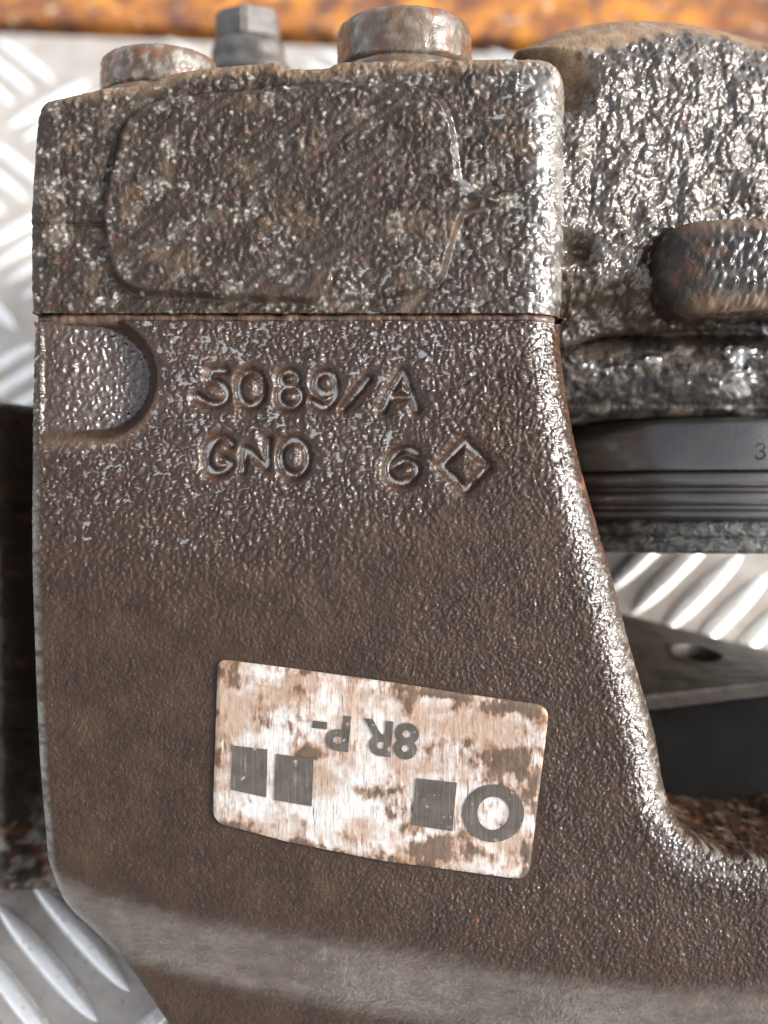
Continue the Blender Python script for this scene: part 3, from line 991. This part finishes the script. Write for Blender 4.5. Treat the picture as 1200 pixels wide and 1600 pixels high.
obj('bolt_lug', mesh_from('bolt_lug', Vall, np.concatenate([F] + F2), M_LUG), root, label='dull brown steel lug with a bolt hole')


def box(name, lo, hi, mat, parent, bev=6):
    bm = bmesh.new(); bmesh.ops.create_cube(bm, size=1)
    for v_ in bm.verts:
        v_.co = [((lo[i] + hi[i]) / 2 + v_.co[i] * (hi[i] - lo[i]) - BASE[i]) * S for i in range(3)]
    bmesh.ops.bevel(bm, geom=bm.edges[:], offset=bev * S, segments=2, affect='EDGES')
    me_ = bpy.data.meshes.new(name); bm.to_mesh(me_); bm.free(); me_.materials.append(mat)
    return obj(name, me_, parent)


box('recess_shade_block', (330, -560, -560), (900, U(0, 1085, -350)[1], -430), M_RECESS_SHADE, root)  # added block, black where the recess below the lug is in shade

# --- the part of the housing that shows at the left -------------------------------
side_out = spline(UP([(-170, 640), (-60, 632), (20, 630), (90, 628), (240, 640), (260, 1000), (260, 1500), (205, 1512), (150, 1468), (120, 1448), (70, 1418), (30, 1398), (0, 1386), (-170, 1330)], -280), 6)


def h_side(x, y, d):
    px = x / 1.13 + 600; py = 800 - y / 1.13
    f1, f2, cid = worley(x / 15, y / 15, 121)
    R = 40
    t = np.clip(d / R, 0, 1)
    z = -235 - R * (1 - np.sqrt(np.maximum(1 - (1 - t) ** 2, 0))) + 3.5 * sm(.7, .1, f1) * cid + 8 * fbm(x / 50, y / 50, 122)
    z -= 90 * sm(0, 46, px + 6 * fbm(x / 60, y / 60, 123) + 10 * sm(1000, 700, py) - 8)
    z -= 30 * np.exp(-((py - 790) / 14) ** 2)
    z = np.maximum(z, floor_z(y) + 25)
    g = sm(1240, 1320, py)
    return z, dict(dust=np.clip(.7 * g * sm(-.1, .4, fbm(x / 22, y / 22, 124)), 0, 1), tan=.1 + 0 * x, rust=.5 * sm(.3, .5, fbm(x / 30, y / 30, 125) + .2 * g), wet=.35 * sm(.1, .4, fbm(x / 30, y / 30, 126)) * sm(900, 700, py))


relief('side_housing', side_out, 3.2, h_side, -900, M_GREASE, root, label='dark greasy housing showing past the left edge')
box('rear_body', (-310, 0, -945), (820, 850, -545), M_GREASE, root, 20)

# --- bolts ------------------------------------------------------------------------


def prof_fill(p, st=5.0):
    out = []
    for (a, b), (c, d_) in zip(p[:-1], p[1:]):
        k = max(1, int(math.hypot(c - a, d_ - b) / st))
        for i in range(k):
            out.append((a + (c - a) * i / k, b + (d_ - b) * i / k))
    out.append(p[-1])
    return out


def bolt_attrs(seed, dusty):
    return dict(dust=lambda V, A, R, Y: np.clip(dusty * sm(-.05, .35, fbm(A * 5, Y / 24, seed)), 0, 1),
                rust=lambda V, A, R, Y: np.clip(.7 * sm(.12, .4, fbm(A * 4 + 9, Y / 30, seed + 1)), 0, 1),
                tan=lambda V, A, R, Y: .12 + .25 * fbm(A * 3, Y / 50, seed + 2),
                wet=lambda V, A, R, Y: .8 * sm(-.2, .2, fbm(A * 6, Y / 20, seed + 3)))


def cap_bolt(cx, cz, r, y0, y1, seed, dusty, label):
    rt = bpy.data.objects.new('cap_bolt', None)
    COL.objects.link(rt); rt.parent = root
    h = y1 - y0
    hd = lathe('bolt_head', prof_fill([(y0 + h * .22, r - 8), (y0 + h * .27, r - 1), (y0 + h * .34, r), (y1 - 16, r - 1), (y1 - 7, r - 4), (y1 - 2, r - 10), (y1, r - 18), (y1, r * .55)]), cx, cz, M_BOLT, rt, n=140,
          dent=1.8, seed=seed, attrs=bolt_attrs(seed, dusty))
    lathe('bolt_collar', prof_fill([(y0 - 12, r + 4), (y0 + 4, r + 5), (y0 + h * .16, r + 3), (y0 + h * .22, r - 2), (y0 + h * .24, r - 12)]), cx, cz, M_BOLT, rt, n=140,
          dent=1.5, seed=seed + 7, attrs=bolt_attrs(seed + 7, dusty * .5))
    rt['label'] = label
    return rt


cap_bolt(34, -132, 112, 704, 806, 11, .25, 'wide round bolt head on top of the block')
cap_bolt(-389, -220, 102, 696, 781, 31, .8, 'dusty round bolt head at the upper left')

hx, hz = -286, -700
hexb = bpy.data.objects.new('hex_bolt', None)
COL.objects.link(hexb); hexb.parent = root
hexb['label'] = 'grey hexagon bolt standing behind the block'
lathe('washer', prof_fill([(900, 70), (908, 94), (918, 99), (930, 92), (946, 79), (970, 77), (984, 72), (988, 60)]), hx, hz, M_ZINC, hexb, n=80)
lathe('shank', prof_fill([(840, 52), (940, 52)]), hx, hz, M_ZINC, hexb, n=60)
bm = bmesh.new()
ra = 74
ringb = [bm.verts.new((hx + ra * math.cos(math.radians(60 * k + 31)), 984, hz + ra * math.sin(math.radians(60 * k + 31)))) for k in range(6)]
f = bm.faces.new(ringb)
r_ = bmesh.ops.extrude_face_region(bm, geom=[f])
for v_ in r_['geom']:
    if isinstance(v_, bmesh.types.BMVert):
        v_.co.y = 1046
bmesh.ops.recalc_face_normals(bm, faces=bm.faces)
bmesh.ops.bevel(bm, geom=bm.edges[:], offset=6, segments=3, affect='EDGES')
for v_ in bm.verts:
    v_.co = [(v_.co[i] - BASE[i]) * S for i in range(3)]
me = bpy.data.meshes.new('hex_head'); bm.to_mesh(me); bm.free(); me.materials.append(M_ZINC)
obj('hex_head', me, hexb)
